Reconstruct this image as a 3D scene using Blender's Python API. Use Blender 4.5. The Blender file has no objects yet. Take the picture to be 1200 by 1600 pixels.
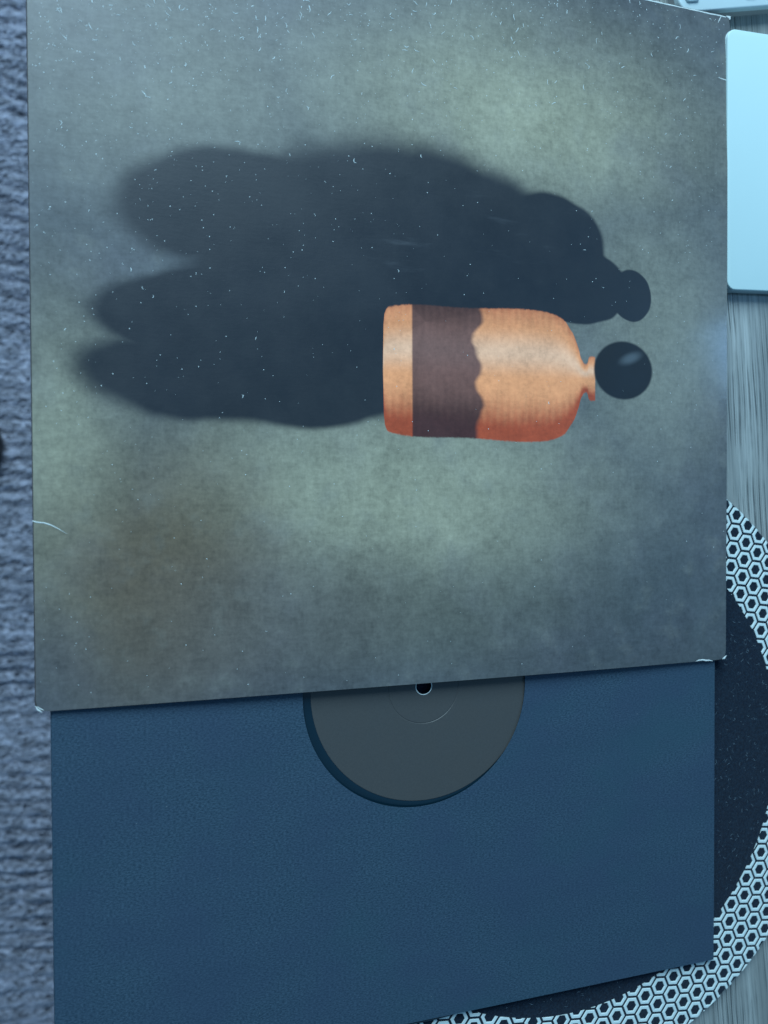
import bpy, bmesh, math, random
from mathutils import Vector, Matrix, noise

S = bpy.context.scene
C = S.collection
Z0 = 0.748            # height of the top of the record jacket above the floor
DESK = -0.0086        # desk top, measured from the jacket's top face

# ------------------------------------------------------------------ camera
CAM = Vector((-0.11162, -0.07697, 0.31432))
EUL = (-0.01604688, -0.28600427, -0.00489494)
FPX = 1191.7
cam = bpy.data.cameras.new('camera'); co = bpy.data.objects.new('camera', cam); C.objects.link(co)
co.location = CAM + Vector((0, 0, Z0)); co.rotation_euler = EUL
cam.sensor_fit = 'VERTICAL'; cam.sensor_height = 36; cam.sensor_width = 27
cam.lens = 36 * FPX / 1600; cam.clip_start = 0.01; cam.clip_end = 60
cam.dof.use_dof = True; cam.dof.focus_distance = 0.340; cam.dof.aperture_fstop = 8.0
S.camera = co
RM = co.rotation_euler.to_matrix()

# ------------------------------------------------------------------ world, light, exposure
w = bpy.data.worlds.new('World'); S.world = w; w.use_nodes = True
bg = w.node_tree.nodes['Background']
bg.inputs[0].default_value = (0.26, 0.60, 1.0, 1); bg.inputs[1].default_value = 0.30

def area(name, loc, target, sx, sy, power, col):
    l = bpy.data.lights.new(name, 'AREA'); l.shape = 'RECTANGLE'; l.size = sx; l.size_y = sy
    l.energy = power; l.color = col
    o = bpy.data.objects.new(name, l); C.objects.link(o)
    o.location = Vector(loc) + Vector((0, 0, Z0))
    o.rotation_euler = (Vector(target) - Vector(loc)).to_track_quat('-Z', 'Y').to_euler()
    return o
area('window_light', (-0.36, 1.38, 1.08), (-0.05, 0.05, 0.0), 1.4, 1.1, 56, (0.58, 0.84, 1.0))
area('side_window_light', (1.49, 0.33, 1.42), (0.157, 0.0, 0.0), 0.20, 0.24, 2.8, (0.26, 0.56, 1.0))

S.view_settings.view_transform = 'Standard'; S.view_settings.look = 'None'
S.view_settings.exposure = 0; S.view_settings.gamma = 1
S.render.engine = 'CYCLES'

# ------------------------------------------------------------------ helpers
def unproj(u, v, z):
    "point of the photograph (1200x1600) on the horizontal plane z"
    d = RM @ Vector(((u - 600) / FPX, (800 - v) / FPX, -1))
    return CAM + d * ((z - CAM.z) / d.z)
def proj(P):
    q = RM.transposed() @ (Vector(P) - CAM)
    return 600 + FPX * q.x / -q.z, 800 - FPX * q.y / -q.z

class NT:
    def __init__(s, name):
        s.m = bpy.data.materials.new(name); s.m.use_nodes = True
        s.t = s.m.node_tree; s.b = s.t.nodes['Principled BSDF']
    def n(s, typ, **kw):
        x = s.t.nodes.new(typ)
        for k, v in kw.items(): setattr(x, k, v)
        return x
    def put(s, sock, val):
        if hasattr(val, 'is_linked') or isinstance(val, bpy.types.NodeSocket): s.t.links.new(val, sock)
        elif val is not None:
            if isinstance(val, (tuple, list)) and len(val) == 3 and sock.type == 'RGBA': val = (*val, 1)
            sock.default_value = val
    def math(s, op, a, b=None, c=None, clamp=False):
        x = s.n('ShaderNodeMath', operation=op, use_clamp=clamp)
        for i, v in enumerate((a, b, c)):
            if v is not None: s.put(x.inputs[i], v)
        return x.outputs[0]
    def vmath(s, op, a, b=None, scale=None):
        x = s.n('ShaderNodeVectorMath', operation=op); s.put(x.inputs[0], a)
        if b is not None: s.put(x.inputs[1], b)
        if scale is not None: s.put(x.inputs['Scale'], scale)
        return x.outputs['Value'] if op in ('LENGTH', 'DISTANCE', 'DOT_PRODUCT') else x.outputs[0]
    def noise(s, vec, scale, detail=4, rough=.55, color=False, dist=0):
        x = s.n('ShaderNodeTexNoise'); s.put(x.inputs['Vector'], vec)
        s.put(x.inputs['Scale'], scale); s.put(x.inputs['Detail'], detail); s.put(x.inputs['Roughness'], rough)
        s.put(x.inputs['Distortion'], dist)
        return x.outputs[1] if color else x.outputs[0]
    def coord(s): return s.n('ShaderNodeTexCoord').outputs['Object']
    def scaled(s, vec, sc, rot=0):
        x = s.n('ShaderNodeMapping'); s.put(x.inputs[0], vec); x.inputs['Scale'].default_value = sc
        x.inputs['Rotation'].default_value = (0, 0, rot)
        return x.outputs[0]
    def ramp(s, f, a, b, x0=0.0, x1=1.0, smooth=True):
        x = s.n('ShaderNodeMapRange', interpolation_type='SMOOTHSTEP' if smooth else 'LINEAR')
        s.put(x.inputs[0], f); s.put(x.inputs[1], a); s.put(x.inputs[2], b); s.put(x.inputs[3], x0); s.put(x.inputs[4], x1)
        return x.outputs[0]
    def mix(s, f, a, b, mode='MIX'):
        x = s.n('ShaderNodeMix', data_type='RGBA', blend_type=mode)
        s.put(x.inputs[0], f); s.put(x.inputs[6], a); s.put(x.inputs[7], b)
        return x.outputs[2]
    def bump(s, h, strength, dist):
        x = s.n('ShaderNodeBump'); s.put(x.inputs['Height'], h); x.inputs['Strength'].default_value = strength
        x.inputs['Distance'].default_value = dist
        s.t.links.new(x.outputs[0], s.b.inputs['Normal'])
    def out(s, col, rough=.6, spec=.5):
        s.put(s.b.inputs['Base Color'], col); s.put(s.b.inputs['Roughness'], rough)
        s.put(s.b.inputs['Specular IOR Level'], spec); return s.m

def simple(name, col, rough=.6, spec=.4, var=.12, scale=300, bump=0.0):
    m = NT(name); p = m.coord(); f = m.noise(p, scale, 4)
    a = tuple(c * (1 - var) for c in col); b = tuple(min(1, c * (1 + var)) for c in col)
    if bump: m.bump(f, bump, .0004)
    return m.out(m.mix(f, a, b), rough, spec)

def empty(name, loc, label, cat, group=None, rz=0):
    o = bpy.data.objects.new(name, None); o.empty_display_size = .02; C.objects.link(o)
    o.location = Vector(loc) + Vector((0, 0, Z0)); o.rotation_euler.z = rz
    o['label'] = label; o['category'] = cat
    if group: o['group'] = group
    return o
def link_mesh(name, me, mat, parent=None, smooth=False):
    o = bpy.data.objects.new(name, me); C.objects.link(o)
    if mat and not me.materials: me.materials.append(mat)
    if parent: o.parent = parent
    else: o.location.z = Z0
    if smooth:
        for p in me.polygons: p.use_smooth = True
    return o
def from_bm(name, bm, mat, parent=None, smooth=False):
    bmesh.ops.recalc_face_normals(bm, faces=bm.faces)
    me = bpy.data.meshes.new(name); bm.to_mesh(me); bm.free()
    return link_mesh(name, me, mat, parent, smooth)
def smooth_by_angle(o, deg=35):
    me = o.data
    for p in me.polygons: p.use_smooth = True
    try: me.set_sharp_from_angle(angle=math.radians(deg))
    except Exception: pass

def lathe(profile, seg=128):
    "closed ring profile [(r,z)...] turned round z"
    bm = bmesh.new(); rings = []
    for r, z in profile:
        rings.append([bm.verts.new((r * math.cos(2 * math.pi * i / seg), r * math.sin(2 * math.pi * i / seg), z)) for i in range(seg)])
    for a in range(len(rings)):
        A, B = rings[a], rings[(a + 1) % len(rings)]
        for i in range(seg):
            bm.faces.new((A[i], A[(i + 1) % seg], B[(i + 1) % seg], B[i]))
    return bm
def rounded_rect(w, h, r, n=6, x0=0, y0=0):
    pts = []
    for cx, cy, a0 in ((w - r, h - r, 0), (r, h - r, 90), (r, r, 180), (w - r, r, 270)):
        for k in range(n + 1):
            a = math.radians(a0 + 90 * k / n); pts.append((x0 + cx + r * math.cos(a), y0 + cy + r * math.sin(a)))
    return pts
def slab(pts, zbot, ztop, bev=0.0, nb=3):
    "prism from an outline, ztop may be a function of (x, y), rounded top edge"
    cx = sum(p[0] for p in pts) / len(pts); cy = sum(p[1] for p in pts) / len(pts)
    zt = ztop if callable(ztop) else (lambda x, y: ztop)
    zb = zbot if callable(zbot) else (lambda x, y: zbot)
    # inward offset by vertex normal
    N = len(pts); nor = []
    for i in range(N):
        a = Vector(pts[i - 1]); b = Vector(pts[(i + 1) % N]); d = (b - a).normalized(); nor.append(Vector((-d.y, d.x)))
    bm = bmesh.new(); rings = [[bm.verts.new((x, y, zb(x, y))) for x, y in pts]]
    if bev:
        for k in range(nb + 1):
            a = math.pi / 2 * k / nb; ins = bev * (1 - math.cos(a)); dz = bev * (1 - math.sin(a))
            rings.append([bm.verts.new((pts[i][0] + nor[i].x * ins, pts[i][1] + nor[i].y * ins, zt(*pts[i]) - dz)) for i in range(N)])
    else: rings.append([bm.verts.new((x, y, zt(x, y))) for x, y in pts])
    for A, B in zip(rings, rings[1:]):
        for i in range(N): bm.faces.new((A[i], A[(i + 1) % N], B[(i + 1) % N], B[i]))
    bm.faces.new(rings[-1]); bm.faces.new(list(reversed(rings[0])))
    return bm
def tube(bm, pts, radii, seg=6, flat=1.0):
    rings = []
    for i, p in enumerate(pts):
        p = Vector(p); d = (Vector(pts[min(i + 1, len(pts) - 1)]) - Vector(pts[max(i - 1, 0)])).normalized()
        s = d.cross(Vector((0, 0, 1)));  s = s.normalized() if s.length > 1e-6 else Vector((1, 0, 0)); u = s.cross(d)
        r = radii[i] if isinstance(radii, (list, tuple)) else radii
        rings.append([bm.verts.new(p + s * (r * math.cos(2 * math.pi * k / seg)) + u * (r * flat * math.sin(2 * math.pi * k / seg))) for k in range(seg)])
    for A, B in zip(rings, rings[1:]):
        for k in range(seg): bm.faces.new((A[k], A[(k + 1) % seg], B[(k + 1) % seg], B[k]))
    bm.faces.new(list(reversed(rings[0]))); bm.faces.new(rings[-1])

rnd = random.Random(7)

# ------------------------------------------------------------------ materials of the setting
def wood_material():
    m = NT('grey_wood_laminate'); p = m.coord()
    wob = m.noise(m.scaled(p, (14, 5, 1)), 1, 3)
    q = m.vmath('ADD', p, m.vmath('SCALE', m.n('ShaderNodeCombineXYZ').outputs[0], scale=0))
    comb = m.n('ShaderNodeCombineXYZ'); m.put(comb.inputs[0], m.math('MULTIPLY', m.math('SUBTRACT', wob, .5), .010))
    q = m.vmath('ADD', p, comb.outputs[0])
    q = m.scaled(q, (1, 1, 1), math.radians(-5))
    broad = m.noise(m.scaled(q, (150, 6, 1)), 1, 4, .6)
    fine = m.noise(m.scaled(q, (850, 34, 1)), 1, 5, .65)
    w1 = m.noise(m.scaled(q, (45, 7, 1)), 1, 3, .5); w2 = m.noise(m.scaled(q, (90, 12, 1)), 1, 3, .5)
    sq_ = m.n('ShaderNodeSeparateXYZ'); m.put(sq_.inputs[0], q)
    ph1 = m.math('ADD', m.math('MULTIPLY', sq_.outputs[0], 2 * math.pi / .0031), m.math('MULTIPLY', w1, 13.0))
    ph2 = m.math('ADD', m.math('MULTIPLY', sq_.outputs[0], 2 * math.pi / .0013), m.math('MULTIPLY', w2, 11.0))
    l1 = m.ramp(m.math('SINE', ph1), .62, .97); l2 = m.math('MULTIPLY', m.ramp(m.math('SINE', ph2), .35, .95), .7)
    gate = m.noise(m.scaled(q, (60, 22, 1)), 1, 3, .6)
    dark = m.math('MULTIPLY', m.math('MAXIMUM', l1, m.math('MULTIPLY', l2, .75)), m.ramp(gate, .36, .62, .12, 1))
    col = m.mix(m.ramp(broad, .30, .72), (.25, .265, .25), (.43, .455, .43))
    col = m.mix(m.math('MULTIPLY', m.ramp(fine, .40, .66), .6), col, (.20, .225, .22))
    col = m.mix(m.math('MULTIPLY', dark, .92), col, (.055, .066, .068))
    m.bump(m.math('SUBTRACT', m.math('MULTIPLY', fine, .5), dark), .4, .0003)
    return m.out(col, m.ramp(fine, .2, .8, .30, .5), .45)
def carpet_material():
    m = NT('grey_carpet_pile'); p = m.coord()
    big = m.noise(p, 14, 3); mid = m.noise(m.scaled(p, (60, 160, 60)), 1, 4); fine = m.noise(p, 420, 3)
    col = m.mix(m.ramp(mid, .32, .70), (.105, .112, .142), (.56, .575, .70))
    col = m.mix(m.math('MULTIPLY', m.ramp(fine, .35, .75), .5), col, (.66, .68, .80))
    col = m.mix(m.ramp(big, .3, .7, .0, .35), col, (.25, .26, .32))
    m.bump(m.math('ADD', fine, mid), .8, .003)
    m.put(m.b.inputs['Sheen Weight'], .3); m.put(m.b.inputs['Sheen Roughness'], .5)
    return m.out(col, .95, .1)

# ------------------------------------------------------------------ the floor: ribbed carpet, real relief where it can be seen
FLOOR = -Z0
def carpet():
    def axis(lo, hi, fine, a, b, coarse):
        v = []; x = lo
        while x < hi:
            v.append(x); x += fine if a <= x < b else coarse
        v.append(hi); return v
    xs = axis(-2.6, 2.6, .006, -.80, -.15, .10)
    ys = axis(-2.6, 2.6, .0035, -.95, .95, .10)
    verts = []
    for y in ys:
        for x in xs:
            if -.82 < x < -.13 and -.97 < y < .97:
                wy = y + .012 * noise.noise((x * 5, y * 5, 0)) + .006 * noise.noise((x * 16, y * 13, 4)) + .05 * x
                rib = .5 + .5 * math.sin(2 * math.pi * wy / .0185)
                a = .5 + 1.1 * noise.noise((x * 10, y * 12, 3))
                z = -.0075 * (1 - rib) * max(.05, min(1, a)) + .0075 * noise.noise((x * 32, y * 70, 1)) + .0042 * noise.noise((x * 90, y * 150, 5))
            else: z = 0
            verts.append((x, y, z - .004))
    nx = len(xs); faces = [(j * nx + i, j * nx + i + 1, (j + 1) * nx + i + 1, (j + 1) * nx + i) for j in range(len(ys) - 1) for i in range(nx - 1)]
    me = bpy.data.meshes.new('carpet'); me.from_pydata(verts, [], faces)
    o = link_mesh('carpet', me, carpet_material(), None, True); o.location.z = 0
    o['kind'] = 'structure'
    # yarn tufts of the pile, where the camera can see the floor
    r2 = random.Random(3); bm = bmesh.new(); seg = 5
    P = [unproj(u, v, FLOOR) for u in (-40, 130) for v in (-60, 1660)]
    xa, xb = min(q.x for q in P), max(q.x for q in P); ya, yb = min(q.y for q in P), max(q.y for q in P)
    def rib_y(x, y): return y + .012 * noise.noise((x * 4, y * 4, 0)) + .006 * noise.noise((x * 14, y * 11, 4)) + .05 * x
    y = ya
    while y < yb:
        x = xa + r2.uniform(0, .008)
        while x < xb:
            L = r2.uniform(.0024, .0070); W = r2.uniform(.0015, .0030); hgt = r2.uniform(.0015, .0032)
            yy = y + r2.uniform(-.0018, .0018); rib = .5 + .5 * math.sin(2 * math.pi * rib_y(x, yy) / .0190)
            amp = max(.1, min(1, .55 + 1.1 * noise.noise((x * 10, yy * 12, 3))))
            zc = -.0085 * (1 - rib) * amp + .0035 * noise.noise((x * 40, yy * 60, 7)) + .003
            a = r2.gauss(.08, .35); ca, sa = math.cos(a), math.sin(a); rings = []
            for i in range(4):
                t = -1 + 2 * i / 3; k = math.sqrt(1 - t * t * .93); ring = []
                for j in range(seg):
                    b = 2 * math.pi * j / seg; lx = t * L; ly = math.cos(b) * W * k; lz = math.sin(b) * hgt * k
                    ring.append(bm.verts.new((x + lx * ca - ly * sa, yy + lx * sa + ly * ca, zc + lz + .3 * hgt * t)))
                rings.append(ring)
            for A_, B_ in zip(rings, rings[1:]):
                for j in range(seg): bm.faces.new((A_[j], A_[(j + 1) % seg], B_[(j + 1) % seg], B_[j]))
            bm.faces.new(list(reversed(rings[0]))); bm.faces.new(rings[-1])
            x += L * r2.uniform(.9, 1.5)
        y += .0040
    p = from_bm('carpet_pile', bm, o.data.materials[0], o, True); p['kind'] = 'stuff'
carpet()

# ------------------------------------------------------------------ desk
desk = empty('desk', (0.50, 0.05, FLOOR), 'grey wood grain desk under the record, mat and trackpad', 'desk')
def dpart(name, x0, x1, y0, y1, z0, z1, mat, bev=.0015):
    bm = slab([(x1, y1), (x0, y1), (x0, y0), (x1, y0)] if False else [(x0, y0), (x1, y0), (x1, y1), (x0, y1)], z0 - FLOOR, z1 - FLOOR, bev)
    bmesh.ops.translate(bm, verts=bm.verts, vec=(-.50, -.05, 0))
    return from_bm(name, bm, mat, desk)
dpart('tabletop', -.095, 1.10, -.62, .36, DESK - .025, DESK, wood_material())
legm = simple('desk_leg_metal', (.12, .12, .125), .45)
for x in (.0, 1.03):
    for y in (-.58, .30):
        dpart('leg', x, x + .04, y, y + .04, FLOOR, DESK - .025, legm)

# ------------------------------------------------------------------ black foot on the carpet at the left edge
fp = unproj(-57, 695, FLOOR + .03)
foot = empty('black_foot', (fp.x, fp.y, FLOOR), 'dark rounded foot on the carpet, barely in view at the left edge', 'foot')
blackp = simple('black_plastic', (.012, .012, .014), .45)
o = from_bm('base', lathe([(.001, 0), (.036, 0), (.040, .004), (.040, .018), (.036, .026), (.020, .030), (.001, .031)], 48), blackp, foot); smooth_by_angle(o)
o = from_bm('stem', lathe([(.001, .0315), (.012, .0315), (.012, .060), (.001, .060)], 32), blackp, foot); smooth_by_angle(o)

# ------------------------------------------------------------------ round slip mat with a ring of hexagons
MC = Vector((0.0737, -0.2030)); RI, RO = .1195, .1535; MT = DESK + .0030
mat_o = empty('slipmat', (MC.x, MC.y, DESK), 'round black felt mat with a border of white hexagons under the inner sleeve', 'mat')
def felt():
    m = NT('black_felt'); p = m.coord()
    f = m.noise(p, 900, 4, .7); g = m.noise(p, 260, 3); s = m.noise(m.scaled(p, (700, 1500, 1), .6), 1, 2, .5)
    col = m.mix(m.ramp(f, .35, .75), (.001, .007, .018), (.008, .024, .044))
    col = m.mix(m.math('MULTIPLY', m.ramp(s, .66, .80), .5), col, (.07, .11, .14))
    col = m.mix(m.ramp(g, .4, .8, 0, .4), col, (.006, .016, .030))
    m.bump(f, .6, .0006); m.put(m.b.inputs['Sheen Weight'], .12)
    return m.out(col, .95, .15)
o = from_bm('felt_disc', lathe([(.0036, .0), (RO - .0006, .0), (RO, .0006), (RO, .0024), (RO - .0006, .0030), (.0036, .0030)], 240), felt(), mat_o)
smooth_by_angle(o)
hexm = simple('white_rubber_print', (.64, .76, .75), .55, .4, .06, 500)
PITCH = .00875; ang = math.radians(-97.3)
A = Vector((math.cos(ang), math.sin(ang))) * PITCH
B = Vector((math.cos(ang + math.pi / 3), math.sin(ang + math.pi / 3))) * PITCH
P0 = unproj(1165.5, 848, MT).to_2d() - MC
RH = .00034
def hex_ring(bm, c):
    ap = .00382; ip = .00234; rings = []
    for rr, z in ((ap, 0), (ap, RH - .00015), (ap - .00018, RH), (ip + .0002, RH), (ip, RH - .0002), (ip, 0)):
        R_ = rr / math.cos(math.pi / 6)
        rings.append([bm.verts.new((c.x + R_ * math.cos(ang + math.pi / 6 + k * math.pi / 3), c.y + R_ * math.sin(ang + math.pi / 6 + k * math.pi / 3), .0030 + z)) for k in range(6)])
    for q in range(6):
        a, b = rings[q], rings[(q + 1) % 6]
        for k in range(6): bm.faces.new((a[k], a[(k + 1) % 6], b[(k + 1) % 6], b[k]))
def cut(bm, c, r, keep_inside):
    n = c.normalized(); g = bm.verts[:] + bm.edges[:] + bm.faces[:]
    res = bmesh.ops.bisect_plane(bm, geom=g, dist=1e-7, plane_co=(n.x * r, n.y * r, 0), plane_no=(n.x, n.y, 0), clear_outer=keep_inside, clear_inner=not keep_inside)
    ed = [e for e in res['geom_cut'] if isinstance(e, bmesh.types.BMEdge)]
    if ed:
        try: bmesh.ops.holes_fill(bm, edges=ed, sides=0)
        except Exception: pass
cells = []
for i in range(-60, 61):
    for j in range(-60, 61):
        c = P0 + A * i + B * j; r = c.length
        if r < RI - .0042 or r > RO + .0042: continue
        u, v = proj((c.x + MC.x, c.y + MC.y, MT)); x, y = c.x + MC.x, c.y + MC.y
        seen = -20 < u < 1225 and -20 < v < 1625 and (x > .150 or y < -.300)
        cells.append((0 if seen else 1, (Vector((u, v)) - Vector((1150, 1300))).length, c, r))
cells.sort(key=lambda t: (t[0], t[1]))
full_mesh = None; rest = bmesh.new(); count = 0
for seen, _, c, r in cells:
    whole = RI + .0047 < r < RO - .0047
    if count < 300:
        if whole:
            if full_mesh is None:
                b = bmesh.new(); hex_ring(b, Vector((0, 0))); bmesh.ops.recalc_face_normals(b, faces=b.faces)
                full_mesh = bpy.data.meshes.new('hexagon'); b.to_mesh(full_mesh); b.free()
            o = link_mesh('hexagon', full_mesh, hexm, mat_o); o.location = (c.x, c.y, 0)
        else:
            b = bmesh.new(); hex_ring(b, c)
            if r < RI + .0047: cut(b, c, RI, False)
            if r > RO - .0047: cut(b, c, RO - .0004, True)
            if len(b.faces) < 3: b.free(); continue
            o = from_bm('hexagon', b, hexm, mat_o)
        count += 1
    else:
        if whole: hex_ring(rest, c)
        else:
            b = bmesh.new(); hex_ring(b, c)
            if r < RI + .0047: cut(b, c, RI, False)
            if r > RO - .0047: cut(b, c, RO - .0004, True)
            if len(b.faces) >= 3:
                t = bpy.data.meshes.new('t'); b.to_mesh(t); rest.from_mesh(t); bpy.data.meshes.remove(t)
            b.free()
o = from_bm('hexagon_pattern', rest, hexm, mat_o); o['kind'] = 'stuff'

# ------------------------------------------------------------------ trackpad
def trackpad():
    zr, zf = .0115, .0060         # rear and front height above the desk
    a = unproj(1134.0, 42, DESK + zr); b = unproj(1135.5, 453, DESK + zf); side = (a - b).to_2d().length
    rz = math.radians(2.2)
    root = empty('trackpad', (b.x, b.y, DESK), 'white square trackpad with rounded corners right of the record jacket', 'trackpad', None, rz)
    wht = simple('white_glass', (.57, .76, .76), .5, .3, .01, 60)
    alu = simple('pale_aluminium', (.42, .52, .53), .40, .5, .03, 200)
    zt = lambda x, y: zf + (zr - zf) * y / side
    pts = rounded_rect(side, side, .0050, 8)
    o = from_bm('housing', slab(pts, .0012, lambda x, y: zt(x, y) - .0013, .0006), alu, root); smooth_by_angle(o)
    p2 = rounded_rect(side - .0006, side - .0006, .0048, 8, .0003, .0003)
    o = from_bm('touch_surface', slab(p2, lambda x, y: zt(x, y) - .00125, lambda x, y: zt(x, y), .0005), wht, root); smooth_by_angle(o)
    for fx in (.012, side - .012):
        for fy in (.012, side - .012):
            f = from_bm('rubber_foot', lathe([(.0005, 0), (.004, 0), (.004, .00115), (.0005, .00115)], 20), blackp, root); f.location = (fx, fy, 0)
trackpad()

# ------------------------------------------------------------------ keypad at the upper right corner
def keypad():
    zf = .0075
    a = unproj(1064.5, 19.5, DESK + zf); b = unproj(1200, 9.0, DESK + zf); d = (b - a).to_2d(); rz = math.atan2(d.y, d.x)
    root = empty('keypad', (a.x, a.y, DESK), 'pale keyboard with rounded keys at the top right corner of the photo', 'keyboard', None, rz)
    body = simple('pale_plastic', (.56, .69, .71), .42, .5, .02, 120)
    rim = simple('grey_plastic', (.34, .35, .35), .5, .4, .03, 200)
    keym = simple('white_keycap', (.60, .75, .77), .35, .5, .01, 90)
    darkm = simple('dark_keycap', (.05, .055, .06), .4, .5, .05, 90)
    W, H = .160, .110
    o = from_bm('base', slab(rounded_rect(W, H, .006, 8), .0, .0042), rim, root); smooth_by_angle(o)
    o = from_bm('top_plate', slab(rounded_rect(W, H, .006, 8), .0043, zf, .0009), body, root); smooth_by_angle(o)
    km = kd = None
    for r in range(5):
        for c in range(8):
            dark = (c % 2 == 1)
            b_ = bmesh.new()
            if (kd if dark else km) is None:
                t = slab(rounded_rect(.0078 if not dark else .0066, .011, .0018, 5), zf + .0001, zf + .0011, .0007)
                bmesh.ops.recalc_face_normals(t, faces=t.faces); me = bpy.data.meshes.new('key'); t.to_mesh(me); t.free()
                if dark: kd = me
                else: km = me
            b_.free()
            o = link_mesh('key', kd if dark else km, darkm if dark else keym, root); o.location = (.0036 + c * .0176 + (.0005 if dark else 0), (.0043 if not dark else .0072) + r * .0165, 0); smooth_by_angle(o)
keypad()

# ------------------------------------------------------------------ vinyl record inside its paper sleeve
LC = unproj(662, 1072, -.0030); LC = Vector((LC.x, LC.y))
rec = empty('vinyl_record', (LC.x, LC.y, -.0044), 'black vinyl record with plain dark label, seen through the round sleeve opening', 'record')
def vinyl():
    m = NT('black_vinyl'); p = m.coord()
    r = m.vmath('LENGTH', m.vmath('MULTIPLY', p, (1, 1, 0)))
    g = m.math('SINE', m.math('MULTIPLY', r, 2 * math.pi / .00042))
    m.bump(m.math('MULTIPLY', g, m.ramp(r, .0535, .0545)), .25, .00005)
    return m.out((.004, .020, .034), .25, .5)
def label_mat():
    m = NT('dark_paper_label'); p = m.coord()
    f = m.noise(p, 1500, 4, .6); g = m.noise(p, 70, 3)
    col = m.mix(f, (.054, .055, .054), (.080, .081, .079)); col = m.mix(m.ramp(g, .35, .7, 0, .3), col, (.072, .069, .064))
    m.bump(f, .12, .0002)
    return m.out(col, .42, .45)
prof = [(.0037, 0), (.1495, 0), (.1505, .0006), (.1505, .0011), (.1495, .0014), (.0530, .0013), (.0522, .0015), (.0515, .0014), (.0037, .0014)]
o = from_bm('disc', lathe(prof, 256), vinyl(), rec); smooth_by_angle(o, 50)
lp = [(.0037, .00142), (.0505, .00142), (.0507, .00150), (.0505, .00158), (.01665, .00158), (.01650, .00146), (.01625, .00146), (.01610, .00158), (.0037, .00158)]
lab = from_bm('label', lathe(lp, 200), label_mat(), rec); smooth_by_angle(lab, 12)
worn = simple('bare_white_paper', (.68, .74, .72), .8, .2, .1, 900)
rim = from_bm('hole_rim', lathe([(.00372 + .00020 * math.cos(k * math.pi / 4), .00160 + .00016 * math.sin(k * math.pi / 4)) for k in range(8)], 64), worn, lab); smooth_by_angle(rim)

# ------------------------------------------------------------------ inner paper sleeve with a round opening
i_br = unproj(1113, 1497, -.0022); i_tr = unproj(1118, 1036, -.0022); i_tl = unproj(75, 1112, -.0022); i_l = unproj(93, 1600, -.0022)
XR = (i_br.x + i_tr.x) / 2; XL = (i_tl.x + i_l.x) / 2; YB = i_br.y - .0008
YT = YB + .306
inner = empty('inner_sleeve', ((XL + XR) / 2, (YB + YT) / 2, -.0052), 'plain dark blue black paper inner sleeve with round opening, half out of the jacket', 'sleeve')
def paper():
    m = NT('dark_kraft_paper'); p = m.coord()
    fib = m.noise(m.scaled(p, (900, 1900, 1)), 1, 5, .7); blot = m.noise(p, 26, 4); fine = m.noise(p, 1900, 3, .6)
    col = m.mix(m.ramp(fib, .33, .68), (.014, .038, .062), (.052, .100, .146))
    col = m.mix(m.ramp(blot, .3, .72, 0, .5), col, (.030, .054, .098))
    blot2 = m.noise(m.scaled(p, (11, 18, 1), .3), 1, 4, .6)
    col = m.mix(m.ramp(blot2, .48, .74, 0, .55), col, (.026, .072, .100))
    scf = m.noise(m.scaled(p, (30, 520, 1), .12), 1, 3, .6); col = m.mix(m.ramp(scf, .66, .82, 0, .22), col, (.085, .125, .165))
    sp = m.n('ShaderNodeTexVoronoi'); m.put(sp.inputs['Vector'], p); m.put(sp.inputs['Scale'], 120)
    col = m.mix(m.ramp(sp.outputs['Distance'], .030, .012), col, (.16, .20, .22))
    crs = m.noise(m.scaled(p, (7, 16, 1), .5), 1, 3, .5)
    cr = m.n('ShaderNodeBump'); m.put(cr.inputs['Height'], crs); cr.inputs['Strength'].default_value = .35; cr.inputs['Distance'].default_value = .004
    m.bump(fine, .10, .0002)
    bn = [n for n in m.t.nodes if n.type == 'BUMP'][-1]; m.t.links.new(cr.outputs[0], bn.inputs['Normal'])
    return m.out(col, m.ramp(fib, .2, .8, .55, .75), .35)
pm = paper()
HC = Vector(((unproj(475, 1085, -.0022).x + unproj(818, 1056, -.0022).x) / 2, 0)); HR = (unproj(818, 1056, -.0022).x - unproj(475, 1085, -.0022).x) / 2 + .0006
HC.y = unproj(630, 1263, -.0022).y + HR
ic = Vector(((XL + XR) / 2, (YB + YT) / 2))
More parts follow.
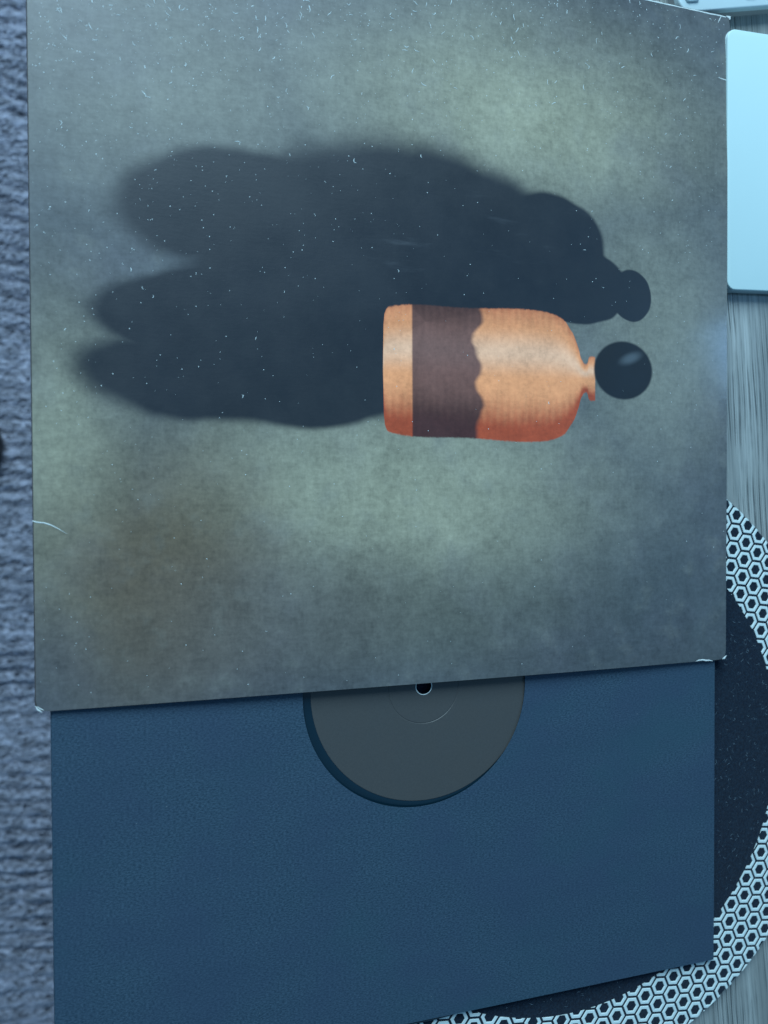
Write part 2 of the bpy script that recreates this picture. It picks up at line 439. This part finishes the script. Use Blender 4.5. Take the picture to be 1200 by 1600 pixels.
def paper_panel(name, z, hole, th=.00022):
    # outline to circle, thin solid sheet
    hx, hy = (XR - XL) / 2, (YT - YB) / 2; seg = 160; hc = HC - ic
    def sq(t, f):
        # ray from hole centre to the rectangle, mixed with the circle
        d = Vector((math.cos(t), math.sin(t))); k = 1e9
        for ax, lim in ((0, hx), (1, hy)):
            if d[ax] > 1e-9: k = min(k, (lim - hc[ax]) / d[ax])
            if d[ax] < -1e-9: k = min(k, (-lim - hc[ax]) / d[ax])
        a = hc + d * HR; b = hc + d * k; return a.lerp(b, f)
    ts = [2 * math.pi * i / seg for i in range(seg)]
    for sx in (-1, 1):
        for sy in (-1, 1): ts.append(math.atan2(sy * hy - hc.y, sx * hx - hc.x) % (2 * math.pi))
    ts = sorted(set(round(t, 7) for t in ts)); n = len(ts)
    fs = [0, .03, .1, .25, .45, .7, .9, 1] if hole else [-1, 0, .25, .5, .75, 1]
    bm = bmesh.new(); top = []; bot = []
    def zz(x, y):
        return z + .00018 * noise.noise((x * 14, y * 14, 2)) - .00022 * max(0, (math.hypot(x, y) - .15) / .06)
    for f in fs:
        rt = []; rb = []
        for t in ts:
            P = sq(t, f) if f >= 0 else hc + (sq(t, 0) - hc) * .02
            rt.append(bm.verts.new((P.x, P.y, zz(P.x, P.y)))); rb.append(bm.verts.new((P.x, P.y, zz(P.x, P.y) - th)))
        top.append(rt); bot.append(rb)
    for R_ in range(len(fs) - 1):
        for i in range(n):
            j = (i + 1) % n
            bm.faces.new((top[R_][i], top[R_][j], top[R_ + 1][j], top[R_ + 1][i]))
            bm.faces.new((bot[R_][i], bot[R_ + 1][i], bot[R_ + 1][j], bot[R_][j]))
    for k in (0, len(fs) - 1):
        for i in range(n):
            j = (i + 1) % n; bm.faces.new((top[k][i], top[k][j], bot[k][j], bot[k][i]))
    o = from_bm(name, bm, pm, inner); smooth_by_angle(o)
paper_panel('front_sheet', .0033, True)
paper_panel('back_sheet', .0004, True)
for sx in (-1, 1):           # folded side edges
    bm = bmesh.new(); hx = (XR - XL) / 2; hy = (YT - YB) / 2
    tube(bm, [(sx * (hx - .0004), -hy + .0005 + (2 * hy - .001) * k / 12, .0018) for k in range(13)], .0011, 8, 1.0)
    o = from_bm('folded_edge', bm, pm, inner); smooth_by_angle(o)

# ------------------------------------------------------------------ record jacket
H = .1575
BASE = -.0056
jk = empty('record_jacket', (0, 0, BASE), 'square record jacket printed with a dark shape and an orange form on mottled grey', 'record jacket')
def zf(x, y):
    e = (y + H) / (2 * H)                       # 0 at the open mouth, 1 at the spine
    bow = .0016 * math.exp(-(e / .16) ** 2) * max(0, 1 - (x / .150) ** 2)
    lift = .0012 * math.exp(-((1 - e) / .12) ** 2) * (.5 + .5 * (x / H))
    return bow + lift + .00022 * noise.noise((x * 16, y * 16, 9))

def J(u, v):
    q = unproj(u, v, 0); return q.x, q.y
SC = .000285                                     # metres for one pixel of the photograph, on the jacket
def cover():
    m = NT('printed_cover'); p0 = m.coord()
    flat = m.vmath('MULTIPLY', p0, (1, 1, 0))
    wn = m.noise(flat, 24, 3, .5, color=True)
    warp = m.vmath('SCALE', m.vmath('SUBTRACT', wn, (.5, .5, .5)), scale=.016)
    p = m.vmath('ADD', flat, m.vmath('MULTIPLY', warp, (1, 1, 0)))
    def ell(u, v, ru, rv, rot=0, vec=None):
        x, y = J(u, v)
        d = m.vmath('SUBTRACT', vec or p, (x, y, 0))
        if rot:
            r = m.n('ShaderNodeVectorRotate', rotation_type='Z_AXIS'); m.put(r.inputs['Vector'], d); r.inputs['Angle'].default_value = math.radians(rot); d = r.outputs[0]
        s = .00030 if u < 400 else .00028 if u < 800 else .00031
        d = m.vmath('MULTIPLY', d, (1 / (ru * s), 1 / (rv * s), 0))
        return m.vmath('LENGTH', d)
    # ---- mottled backdrop
    base = (.245, .172, .118)
    c1 = m.noise(flat, 11, 5, .6); c2 = m.noise(flat, 38, 6, .65); c3 = m.noise(flat, 420, 4, .7); c4 = m.noise(m.scaled(flat, (900, 160, 1)), 1, 3, .6); c5 = m.noise(m.scaled(flat, (160, 900, 1)), 1, 3, .6)
    glow = None
    for u, v, ru, rv, k in ((820, 180, 420, 190, .9), (620, 780, 520, 250, .95), (1010, 520, 220, 300, .45), (300, 140, 300, 190, .30), (100, 720, 130, 260, .8)):
        g = m.math('MULTIPLY', m.ramp(ell(u, v, ru, rv), 1.25, .0), k)
        glow = g if glow is None else m.math('MAXIMUM', glow, g)
    col = m.mix(glow, (.098, .106, .112), (.370, .352, .245))
    brown = m.math('MULTIPLY', m.ramp(ell(250, 900, 190, 230, 20), 1.2, .1), .85)
    col = m.mix(brown, col, (.150, .105, .058))
    dk = m.math('MULTIPLY', m.ramp(ell(1080, 980, 330, 240), 1.25, .1), .7)
    col = m.mix(dk, col, (.070, .084, .090))
    dk2 = m.math('MULTIPLY', m.ramp(ell(640, 960, 420, 110), 1.25, .1), .55)
    col = m.mix(dk2, col, (.105, .108, .088))
    purple = m.math('MULTIPLY', m.ramp(ell(430, 960, 230, 130), 1.3, .2), .35)
    col = m.mix(purple, col, (.135, .110, .105))
    mot = m.math('ADD', m.ramp(c1, .25, .75, -.22, .22, False), m.ramp(c2, .25, .75, -.14, .14, False))
    c6 = m.noise(flat, 130, 5, .7)
    mot = m.math('ADD', mot, m.ramp(c6, .25, .75, -.19, .19, False)); mot = m.math('ADD', mot, m.ramp(c3, .25, .75, -.20, .20, False))
    mot = m.math('ADD', mot, m.ramp(c4, .25, .75, -.06, .06, False)); mot = m.math('ADD', mot, m.ramp(c5, .25, .75, -.06, .06, False))
    hue = m.noise(flat, 18, 4, .6); hue2 = m.noise(flat, 75, 4, .6)
    col = m.mix(m.ramp(hue, .46, .72, 0, .26), col, (.120, .118, .140)); col = m.mix(m.ramp(hue2, .50, .75, 0, .30), col, (.20, .20, .17))
    mulc = m.n('ShaderNodeCombineXYZ')
    for i in range(3): m.put(mulc.inputs[i], m.math('ADD', mot, 1.0))
    col = m.mix(1.0, col, mulc.outputs[0], 'MULTIPLY')
    # ---- large soft dark form (a plain generic picture stands in for the printed one)
    wl = m.vmath('ADD', flat, m.vmath('MULTIPLY', m.vmath('SUBTRACT', m.noise(flat, 24, 2, .45, color=True), (.5, .5, .5)), (.018, .012, 0)))
    dist = None
    for u, v, ru, rv, rot in ((600, 430, 300, 205, -10), (360, 320, 150, 72, -6), (390, 592, 225, 62, 2), (320, 480, 150, 58, -6), (830, 410, 130, 96, -28), (905, 450, 75, 58, -14), (983, 457, 38, 39, 0)):
        e = ell(u, v, ru, rv, rot, wl)
        dist = e if dist is None else m.math('SMOOTH_MIN', dist, e, .10)
    sp = m.n('ShaderNodeSeparateXYZ'); m.put(sp.inputs[0], flat)
    soft = m.ramp(m.math('SUBTRACT', sp.outputs[0], m.math('MULTIPLY', sp.outputs[1], .6)), -.08, .06, .13, .035)
    dark = m.ramp(dist, m.math('ADD', 1.0, soft), m.math('SUBTRACT', 1.0, soft))
    dn = m.noise(flat, 30, 4); fold_n = m.noise(m.scaled(flat, (22, 120, 1), .35), 1, 4, .6)
    dcol = m.mix(dn, (.007, .011, .018), (.015, .021, .030))
    dcol = m.mix(m.math('MULTIPLY', m.ramp(fold_n, .56, .80), m.ramp(ell(740, 380, 220, 90, -15), 1.2, .3)), dcol, (.075, .085, .098))
    col = m.mix(m.math('MULTIPLY', dark, .97), col, dcol)
    # ---- a plain terracotta bottle lying on its side, banded glaze, dark stopper
    x0, yc = J(598, 577); x1, _ = J(930, 577)
    sv = m.n('ShaderNodeSeparateXYZ'); m.put(sv.inputs[0], m.vmath('SUBTRACT', flat, (x0, yc, 0)))
    sN = m.math('DIVIDE', sv.outputs[0], x1 - x0)
    fc = m.n('ShaderNodeFloatCurve'); cv = fc.mapping.curves[0]
    pts = [(0, .0), (.010, .82), (.035, .91), (.40, .97), (.72, 1.0), (.81, .94), (.875, .74), (.915, .46), (.935, .27), (.955, .22), (.970, .34), (1.0, .34)]
    cv.points[0].location = pts[0]; cv.points[1].location = pts[-1]
    for q_ in pts[1:-1]: cv.points.new(*q_)
    fc.mapping.update(); m.put(fc.inputs['Value'], sN)
    hw = m.math('MULTIPLY', fc.outputs[0], 104 * SC)
    wob = m.math('MULTIPLY', m.math('SUBTRACT', m.noise(flat, 700, 2), .5), .0009)
    rim_d = m.math('SUBTRACT', m.math('ADD', m.math('ABSOLUTE', sv.outputs[1]), wob), hw)
    inside = m.math('MULTIPLY', m.ramp(rim_d, .0005, -.0005), m.math('MULTIPLY', m.ramp(sN, -.002, .004), m.ramp(sN, 1.002, .996)))
    nn = m.math('DIVIDE', sv.outputs[1], m.math('MAXIMUM', hw, .001))
    wv = m.noise(flat, 60, 4, .55)
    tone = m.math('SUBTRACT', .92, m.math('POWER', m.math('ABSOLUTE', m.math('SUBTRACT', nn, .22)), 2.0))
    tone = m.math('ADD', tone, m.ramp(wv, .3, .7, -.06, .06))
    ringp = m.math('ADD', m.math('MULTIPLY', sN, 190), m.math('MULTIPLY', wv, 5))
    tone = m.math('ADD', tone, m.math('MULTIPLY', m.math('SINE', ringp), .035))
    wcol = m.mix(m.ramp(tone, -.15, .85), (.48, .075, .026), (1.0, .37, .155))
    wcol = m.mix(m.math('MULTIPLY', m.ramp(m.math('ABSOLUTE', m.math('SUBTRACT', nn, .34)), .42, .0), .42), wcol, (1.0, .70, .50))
    drip = m.math('ADD', sN, m.math('MULTIPLY', m.math('SUBTRACT', m.noise(m.scaled(flat, (8, 75, 1)), 1, 2, .3), .5), .16))
    gl = m.math('MULTIPLY', m.ramp(sN, .124, .134), m.ramp(drip, .45, .42))
    wcol = m.mix(m.math('MULTIPLY', gl, .93), wcol, m.mix(m.ramp(tone, .1, 1.0), (.045, .020, .020), (.17, .075, .066)))
    wcol = m.mix(.8, wcol, m.mix(1.0, wcol, mulc.outputs[0], 'MULTIPLY'))
    col = m.mix(inside, col, wcol)
    ov = m.ramp(ell(974, 579, 51, 44, 0, flat), 1.05, .95)
    hl = m.math('MULTIPLY', m.ramp(ell(985, 560, 22, 9, -20, flat), 1.3, .2), .5)
    col = m.mix(ov, col, m.mix(hl, (.010, .013, .016), (.16, .19, .21)))
    # ---- rubbed print, faint scuffs
    sc_ = m.noise(m.scaled(flat, (60, 700, 1), .5), 1, 3, .6)
    col = m.mix(m.math('MULTIPLY', m.ramp(sc_, .70, .86), .10), col, (.5, .48, .45))
    m.bump(m.math('ADD', m.math('MULTIPLY', c4, .5), m.math('ADD', m.math('MULTIPLY', c5, .5), c3)), .10, .0003)
    m.put(m.b.inputs['Coat Weight'], .30); m.put(m.b.inputs['Coat Roughness'], .10)
    return m.out(col, m.ramp(c2, .2, .8, .36, .50), .5)
cm = cover()
edge_m = simple('cover_edge_print', (.075, .062, .055), .5, .4, .2, 400)
board = simple('grey_board', (.36, .34, .31), .85, .2, .15, 700)
def outline(r=.0016, n=4):
    return rounded_rect(2 * H, 2 * H, r, n, -H, -H)
def panel(name, ztop, th, mat, N=72):
    bm = bmesh.new(); g = [-H + 2 * H * i / N for i in range(N + 1)]; T = []; Bt = []
    r = .0016
    for y in g:
        a = []; b = []
        for x in g:
            X, Y = x, y
            if abs(abs(x) - H) < 1e-9 and abs(abs(y) - H) < 1e-9:
                X = math.copysign(H - .0006, x); Y = math.copysign(H - .0006, y)
            z = ztop(X, Y); a.append(bm.verts.new((X, Y, z - BASE))); b.append(bm.verts.new((X, Y, z - th - BASE)))
        T.append(a); Bt.append(b)
    for j in range(N):
        for i in range(N):
            bm.faces.new((T[j][i], T[j][i + 1], T[j + 1][i + 1], T[j + 1][i])); bm.faces.new((Bt[j][i], Bt[j + 1][i], Bt[j + 1][i + 1], Bt[j][i + 1]))
    rim_t = T[0] + [T[j][N] for j in range(1, N + 1)] + [T[N][i] for i in range(N - 1, -1, -1)] + [T[j][0] for j in range(N - 1, 0, -1)]
    rim_b = Bt[0] + [Bt[j][N] for j in range(1, N + 1)] + [Bt[N][i] for i in range(N - 1, -1, -1)] + [Bt[j][0] for j in range(N - 1, 0, -1)]
    M = len(rim_t)
    for i in range(M):
        k = (i + 1) % M; bm.faces.new((rim_t[i], rim_b[i], rim_b[k], rim_t[k]))
    o = from_bm(name, bm, mat, jk); smooth_by_angle(o, 40); return o
front = panel('front_panel', zf, .00045, cm)
panel('back_panel', lambda x, y: BASE + .0005, .00045, board, 12)
def fold(name, pts):
    bm = bmesh.new(); tube(bm, pts, .0026, 10, .95); o = from_bm(name, bm, edge_m, jk); smooth_by_angle(o, 50); return o
K = 40
def zmid(x, y): return (zf(x, y) - .0004 + BASE) / 2 - BASE + .0001
fold('side_fold', [(-H + .0018, -H + .001 + (2 * H - .002) * k / K, zmid(-H, -H + 2 * H * k / K)) for k in range(K + 1)])
fold('side_fold', [(H - .0022, -H + .001 + (2 * H - .002) * k / K, zmid(H, -H + 2 * H * k / K)) for k in range(K + 1)])
fold('spine', [(-H + .003 + (2 * H - .006) * k / K, H - .0022, zmid(-H + 2 * H * k / K, H)) for k in range(K + 1)])

# ---- wear: bare board at corners and edges, creases
def wear(name, pix, radii, lift=.00005, flat=.35, dz=0):
    pts = []
    for u, v in pix:
        q = unproj(u, v, 0); x = max(-H - .0004, min(H + .0006, q.x)); y = max(-H - .0006, min(H + .0004, q.y))
        pts.append((x, y, zf(x, y) + lift + dz - BASE))
    bm = bmesh.new(); tube(bm, pts, radii, 6, flat); o = from_bm(name, bm, worn, front); smooth_by_angle(o, 60)
wear('worn_edge', [(1087, 1033.2), (1092, 1031.6), (1098, 1031), (1103, 1032), (1108, 1031.8), (1114, 1032.6)], [.00006, .00030, .00034, .00036, .00030, .00008])
wear('worn_corner', [(1129, 1029.5), (1132, 1028.5), (1135.5, 1024)], [.0001, .00055, .0001])
wear('worn_corner', [(55, 1103), (59, 1109), (66, 1113)], [.0001, .00034, .0001])
wear('crease', [(58, 1104), (63, 1107.5), (69, 1110)], [.00008, .00022, .00006])
wear('worn_corner', [(1132, 27.5), (1137.5, 30), (1137.5, 33)], [.0002, .0008, .0003])
wear('crease', [(1124, 28), (1121, 34), (1119, 38)], [.00016, .00022, .00004])
wear('crease', [(1120, 122), (1127, 124.5), (1136.5, 127.5)], [.00005, .00022, .00022])
wear('crease', [(47, 814), (58, 816), (69, 817), (80, 820.5), (91, 826), (105, 834)], [.00022, .00024, .00022, .00020, .00012, .00003])
wear('worn_edge', [(985, -4.5)] + [(1003 + 8 * k, 0.4 + 1.78 * k + (.6 * rnd.random())) for k in range(17)], [.0001] + [.00022 + .00012 * rnd.random() for _ in range(17)])

# ------------------------------------------------------------------ dust and lint on the jacket
def dust():
    bm = bmesh.new(); cnt = 0
    def place(u, v): 
        q = unproj(u, v, 0); return (q.x, q.y) if abs(q.x) < H - .001 and abs(q.y) < H - .001 else None
    def speck(x, y, r):
        z = zf(x, y); k = rnd.random() * 6.28; n = 5
        v = [bm.verts.new((x + r * rnd.uniform(.7, 1.2) * math.cos(k + i * 6.283 / n), y + r * rnd.uniform(.7, 1.2) * math.sin(k + i * 6.283 / n), z + .00002)) for i in range(n)]
        t = bm.verts.new((x, y, z + .00002 + r * .35))
        for i in range(n): bm.faces.new((v[i], v[(i + 1) % n], t))
    def fibre(x, y, L, wd):
        a = rnd.random() * 6.28; curl = rnd.uniform(-2.6, 2.6); n = 6; step = L / n; pts = [Vector((x, y))]
        for i in range(n):
            a += curl / n + rnd.uniform(-.4, .4); pts.append(pts[-1] + Vector((math.cos(a), math.sin(a))) * step)
        if any(abs(p_.x) > H - .0008 or abs(p_.y) > H - .0008 for p_ in pts): return
        prev = None
        for i, p_ in enumerate(pts):
            d = (pts[min(i + 1, n)] - pts[max(i - 1, 0)]).normalized(); sd = Vector((-d.y, d.x)) * wd * (.35 + .65 * math.sin(math.pi * (i + .4) / (n + .8)))
            z = zf(p_.x, p_.y) + .00003
            cur = [bm.verts.new((p_.x + sd.x, p_.y + sd.y, z)), bm.verts.new((p_.x, p_.y, z + wd * .5)), bm.verts.new((p_.x - sd.x, p_.y - sd.y, z))]
            if prev:
                for q_ in (0, 1): bm.faces.new((prev[q_], cur[q_], cur[q_ + 1], prev[q_ + 1]))
            prev = cur
    def dens(v, u):
        d = math.exp(-max(0, v) / 170) + .07 * math.exp(-abs(v - 400) / 300) + .022
        if u < 330: d += .05
        if u > 640 and u < 1000 and v > 170: d *= .55
        return d
    tries = 0
    while tries < 10500:
        tries += 1; u = rnd.uniform(42, 1136); v = rnd.uniform(-190, 1105)
        if rnd.random() > dens(v, u): continue
        q = place(u, v)
        if not q: continue
        if rnd.random() < .17 * math.exp(-max(0, v) / 300) + .006: fibre(q[0], q[1], rnd.uniform(.0008, .0030 if v < 260 else .0017), rnd.uniform(.00007, .00014))
        else: speck(q[0], q[1], .00009 + .00015 * rnd.random() ** 2)
    me = bpy.data.meshes.new('dust'); bm.to_mesh(me); bm.free()
    o = link_mesh('dust', me, simple('white_lint', (.70, .80, .80), .9, .2, .1, 900))
    o['kind'] = 'stuff'; o['label'] = 'white dust specks and lint scattered over the record jacket'; o['category'] = 'dust'
dust()

# ------------------------------------------------------------------ lint on the felt
def lint():
    bm = bmesh.new(); r3 = random.Random(21); n = 0
    while n < 900:
        a = r3.uniform(-1.9, 1.1); r = math.sqrt(r3.random()) * (RI - .002)
        x, y = MC.x + r * math.cos(a), MC.y + r * math.sin(a); n += 1
        if not (x > .148 or y < -.300): continue
        L = r3.uniform(.0005, .0022); t = r3.random() * 6.28; wd = r3.uniform(.00005, .00011); z = MT + .00006
        d = Vector((math.cos(t), math.sin(t))); c = Vector((x, y)); k = Vector((-d.y, d.x)) * r3.uniform(-.3, .3) * L
        pts = [c - d * L / 2, c + k, c + d * L / 2]; prev = None
        for i, p_ in enumerate(pts):
            sd = Vector((-d.y, d.x)) * wd * (1 if i == 1 else .5)
            cur = (bm.verts.new((p_.x + sd.x, p_.y + sd.y, z)), bm.verts.new((p_.x - sd.x, p_.y - sd.y, z)))
            if prev: bm.faces.new((prev[0], cur[0], cur[1], prev[1]))
            prev = cur
    me = bpy.data.meshes.new('lint'); bm.to_mesh(me); bm.free()
    o = link_mesh('lint', me, simple('grey_lint', (.13, .19, .23), .9, .2, .6, 300))
    o['kind'] = 'stuff'; o['label'] = 'fine pale lint on the dark felt centre of the round mat'; o['category'] = 'lint'
lint()
